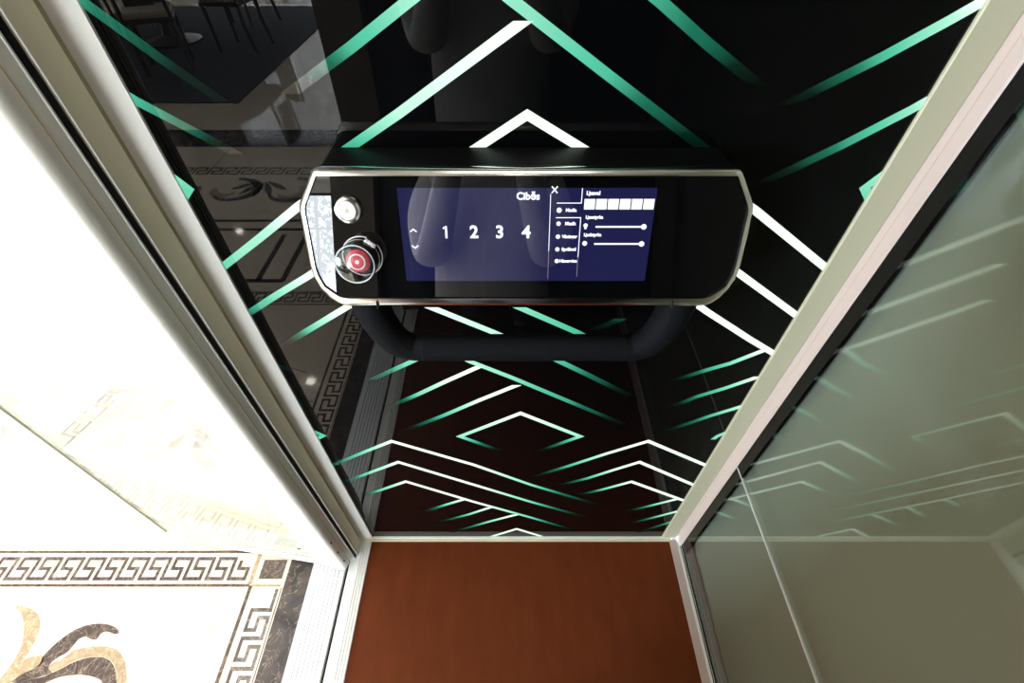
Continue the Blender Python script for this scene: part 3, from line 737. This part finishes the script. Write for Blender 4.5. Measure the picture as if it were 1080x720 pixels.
# ------------------------------------------------------------------ trees outside
def tree(x,y,h,r,label):
    e=empty('garden_tree',(x,y,-.06)); tag(e,label,'tree','trees outside the lobby windows')
    MB().tube([(x,y,-.1),(x+.05,y,h*.3),(x-.04,y+.05,h*.7)],[.13,.10,.05],10).build('trunk','bark',e,smooth=True)
    bm=bmesh.new()
    for k in range(900):
        th=random.uniform(0,2*math.pi); ph=math.acos(random.uniform(-1,1)); rr=r*random.uniform(.45,1)
        p=Vector((x+rr*math.sin(ph)*math.cos(th),y+rr*math.sin(ph)*math.sin(th),h*.72+rr*1.15*math.cos(ph)))
        u=Vector((random.gauss(0,1),random.gauss(0,1),random.gauss(0,1))).normalized(); v=u.orthogonal().normalized(); s_=random.uniform(.07,.16)
        bm.faces.new([bm.verts.new(p+u*s_),bm.verts.new(p+v*s_*.5),bm.verts.new(p-u*s_),bm.verts.new(p-v*s_*.5)])
    mb=MB(); mb.bm.free(); mb.bm=bm; mb.build('crown','leaf',e)
tree(-5.6,-12.0,3.3,1.5,'leafy green tree outside the tall lobby windows, on the side away from the lift')
tree(-1.7,-13.2,3.6,1.6,'leafy green tree outside the tall lobby windows, nearer the lift side')
tree(-9.6,-5.2,3.2,1.5,'leafy green tree outside the lobby side window')

# ------------------------------------------------------------------ the photographer, mirrored in the glass
ps=empty('person',(0,-.30,0)); tag(ps,'person in pale grey shirt and blue-grey trousers, mirrored in black glass, holding a camera','person')
def skin(name, verts, edges, mt, parent, sub=2, root=0):
    verts=[(v[0]*1.0-.055,)+tuple(v[1:]) for v in verts]
    me=bpy.data.meshes.new(name); me.from_pydata([v[:3] for v in verts],edges,[]); me.materials.append(M[mt])
    o=bpy.data.objects.new(name,me); COL.objects.link(o)
    s=o.modifiers.new('skin','SKIN'); s.use_smooth_shade=True
    for k,v in enumerate(verts):
        r=v[3]; me.skin_vertices[0].data[k].radius = r if isinstance(r,tuple) else (r,r)
    me.skin_vertices[0].data[root].use_root=True
    ss=o.modifiers.new('sub','SUBSURF'); ss.levels=sub; ss.render_levels=sub
    # bake the modifiers so the figure is a plain mesh
    bpy.context.view_layer.update()
    dg=bpy.context.evaluated_depsgraph_get(); nm=bpy.data.meshes.new_from_object(o.evaluated_get(dg))
    o.modifiers.clear(); o.data=nm; nm.polygons.foreach_set('use_smooth',[True]*len(nm.polygons))
    if parent: o.parent=parent; o.location=-world_of(parent)
    return o
yb=-.33
bv=[(0,yb,.95,(.10,.085)),(0,yb,1.08,(.135,.095)),(0,yb,1.25,(.155,.10)),(0,yb,1.38,(.165,.095)),(0,yb,1.46,(.075,.07)),(0,yb+.01,1.53,.052),(0,yb+.03,1.585,.058),(0,yb+.045,1.645,(.074,.088)),(0,yb+.035,1.71,(.072,.088)),(0,yb+.03,1.745,.045)]
be=[(k,k+1) for k in range(9)]
def add(vs, start):
    i=start
    for v in vs: bv.append(v); be.append((i,len(bv)-1)); i=len(bv)-1
    return i
for s in (-1,1):
    add([(s*.085,yb,.82,.066),(s*.10,yb+.01,.68,.064),(s*.105,yb+.02,.50,.052),(s*.105,yb,.30,.052),(s*.105,yb-.02,.10,.036),(s*.105,yb-.01,.05,.036),(s*.11,yb+.09,.035,(.036,.026)),(s*.112,yb+.15,.028,(.03,.018))],0)
    hand=add([(s*.15,yb,1.41,.062),(s*.190,yb+.03,1.34,.052),(s*.165,yb+.10,1.22,.042),(s*.150,yb+.14,1.23,.038),(s*.11,yb+.17,1.38,.030),(s*.085,yb+.18,1.53,.022),(s*.078,yb+.19,1.575,(.020,.030))],3)
    for k in range(4):
        x0=s*.074; 
        add([(x0,yb+.200+k*.0,1.600+.016*k-.02,.0095),(x0-s*.012,yb+.225,1.610+.016*k-.02,.0088),(x0-s*.026,yb+.232,1.612+.016*k-.02,.0080)],hand)
    add([(s*.062,yb+.178,1.56,.011),(s*.045,yb+.168,1.585,.0095)],hand)
body=skin('body',bv,be,'skin',ps)
hd=MB()
# face features
FZ=1.665
def ell(mb,c,r,n=12):
    c=(c[0]-.055,c[1],c[2])
    bm=mb.bm; ret=bmesh.ops.create_icosphere(bm,subdivisions=2,radius=1)
    for v in ret['verts']: v.co=Vector((c[0]+v.co.x*r[0],c[1]+v.co.y*r[1],c[2]+v.co.z*r[2]))
mb=MB(); ell(mb,(0,yb+.137,FZ-.02),(.013,.020,.022)); mb.build('nose','skin',ps,smooth=True)
for s in (-1,1):
    mb=MB(); ell(mb,(s*.030,yb+.120,FZ+.005),(.013,.011,.008)); mb.build('eye','alu_white',ps,smooth=True)
    mb=MB(); ell(mb,(s*.030,yb+.129,FZ+.004),(.005,.004,.005)); mb.build('pupil','hair',ps,smooth=True)
    mb=MB(); ell(mb,(s*.076,yb+.035,FZ-.01),(.010,.018,.030)); mb.build('ear','skin',ps,smooth=True)
mb=MB(); ell(mb,(0,yb+.124,FZ-.062),(.024,.010,.007)); mb.build('mouth','red',ps,smooth=True)
mb=MB(); ell(mb,(0,yb+.012,FZ+.052),(.086,.104,.078)); mb.build('hair','hair',ps,smooth=True)
# clothes
def bulk(v,g): 
    r=v[3]; r=(r[0]+g,r[1]+g) if isinstance(r,tuple) else r+g
    return (v[0],v[1],v[2],r)
sv=[(0,yb,.78,(.19,.145)),(0,yb,.98,(.195,.13)),(0,yb,1.12,(.185,.125)),(0,yb,1.26,(.185,.12)),(0,yb,1.39,(.172,.105)),(0,yb,1.455,(.085,.08))]
se=[(k,k+1) for k in range(5)]
for s in (-1,1):
    i=4
    for v in [(s*.16,yb,1.415,.072),(s*.190,yb+.03,1.34,.062),(s*.165,yb+.10,1.21,.054),(s*.150,yb+.14,1.22,.050),(s*.11,yb+.17,1.38,.040),(s*.088,yb+.178,1.50,.032)]:
        sv.append(v); se.append((i,len(sv)-1)); i=len(sv)-1
sh=skin('shirt',sv,se,'shirt',ps); sh['label']='pale grey shirt'
tv=[(0,yb,1.04,.115),(0,yb,.95,.125)]; te=[(0,1)]
for s in (-1,1):
    i=1
    for v in [(s*.085,yb,.82,.088),(s*.10,yb+.01,.68,.082),(s*.105,yb+.02,.48,.070),(s*.105,yb,.28,.064),(s*.105,yb-.015,.09,.056)]:
        tv.append(v); te.append((i,len(tv)-1)); i=len(tv)-1
skin('trousers',tv,te,'trousers',ps)
for s in (-1,1):
    skin('shoe',[(s*.105,yb-.05,.045,(.042,.042)),(s*.108,yb+.04,.042,(.046,.040)),(s*.113,yb+.15,.034,(.042,.030)),(s*.114,yb+.175,.030,(.03,.022))],[(0,1),(1,2),(2,3)],'shoe',ps)
# camera in the hands, lens looking down at the panel
fw=Vector((0,math.cos(PITCH),-math.sin(PITCH))); up=Vector((0,math.sin(PITCH),math.cos(PITCH)))
cm=empty('photo_camera',(0,-.1,EYE+.08)); tag(cm,'black camera held up by the person in the lift','camera')
O0=Vector((0,0,EYE))-fw*.012
def cf(x,y,z): return O0+Vector((1,0,0))*x+up*y-fw*z
MB().lathe([(.034,.002),(.036,.0),(.038,.004),(.038,.045),(.036,.050),(.035,.085),(.032,.09)],36,cf).build('lens','black_plastic',cm,smooth=True)
MB().lathe([(.030,.0055),(.018,.003),(.001,.0015)],36,cf).build('front_element','black_glass',cm,smooth=True)
MB().prism([(-.068,-.048),(.066,-.048),(.068,.030),(.030,.036),(.022,.056),(-.022,.056),(-.030,.036),(-.068,.030)],.091,.135,cf).build('camera_body','black_plastic',cm,bevel=.005)
MB().prism([(-.062,-.044),(-.044,-.044),(-.044,.030),(-.062,.030)],.070,.092,cf).build('grip','soft_black',cm,bevel=.006)
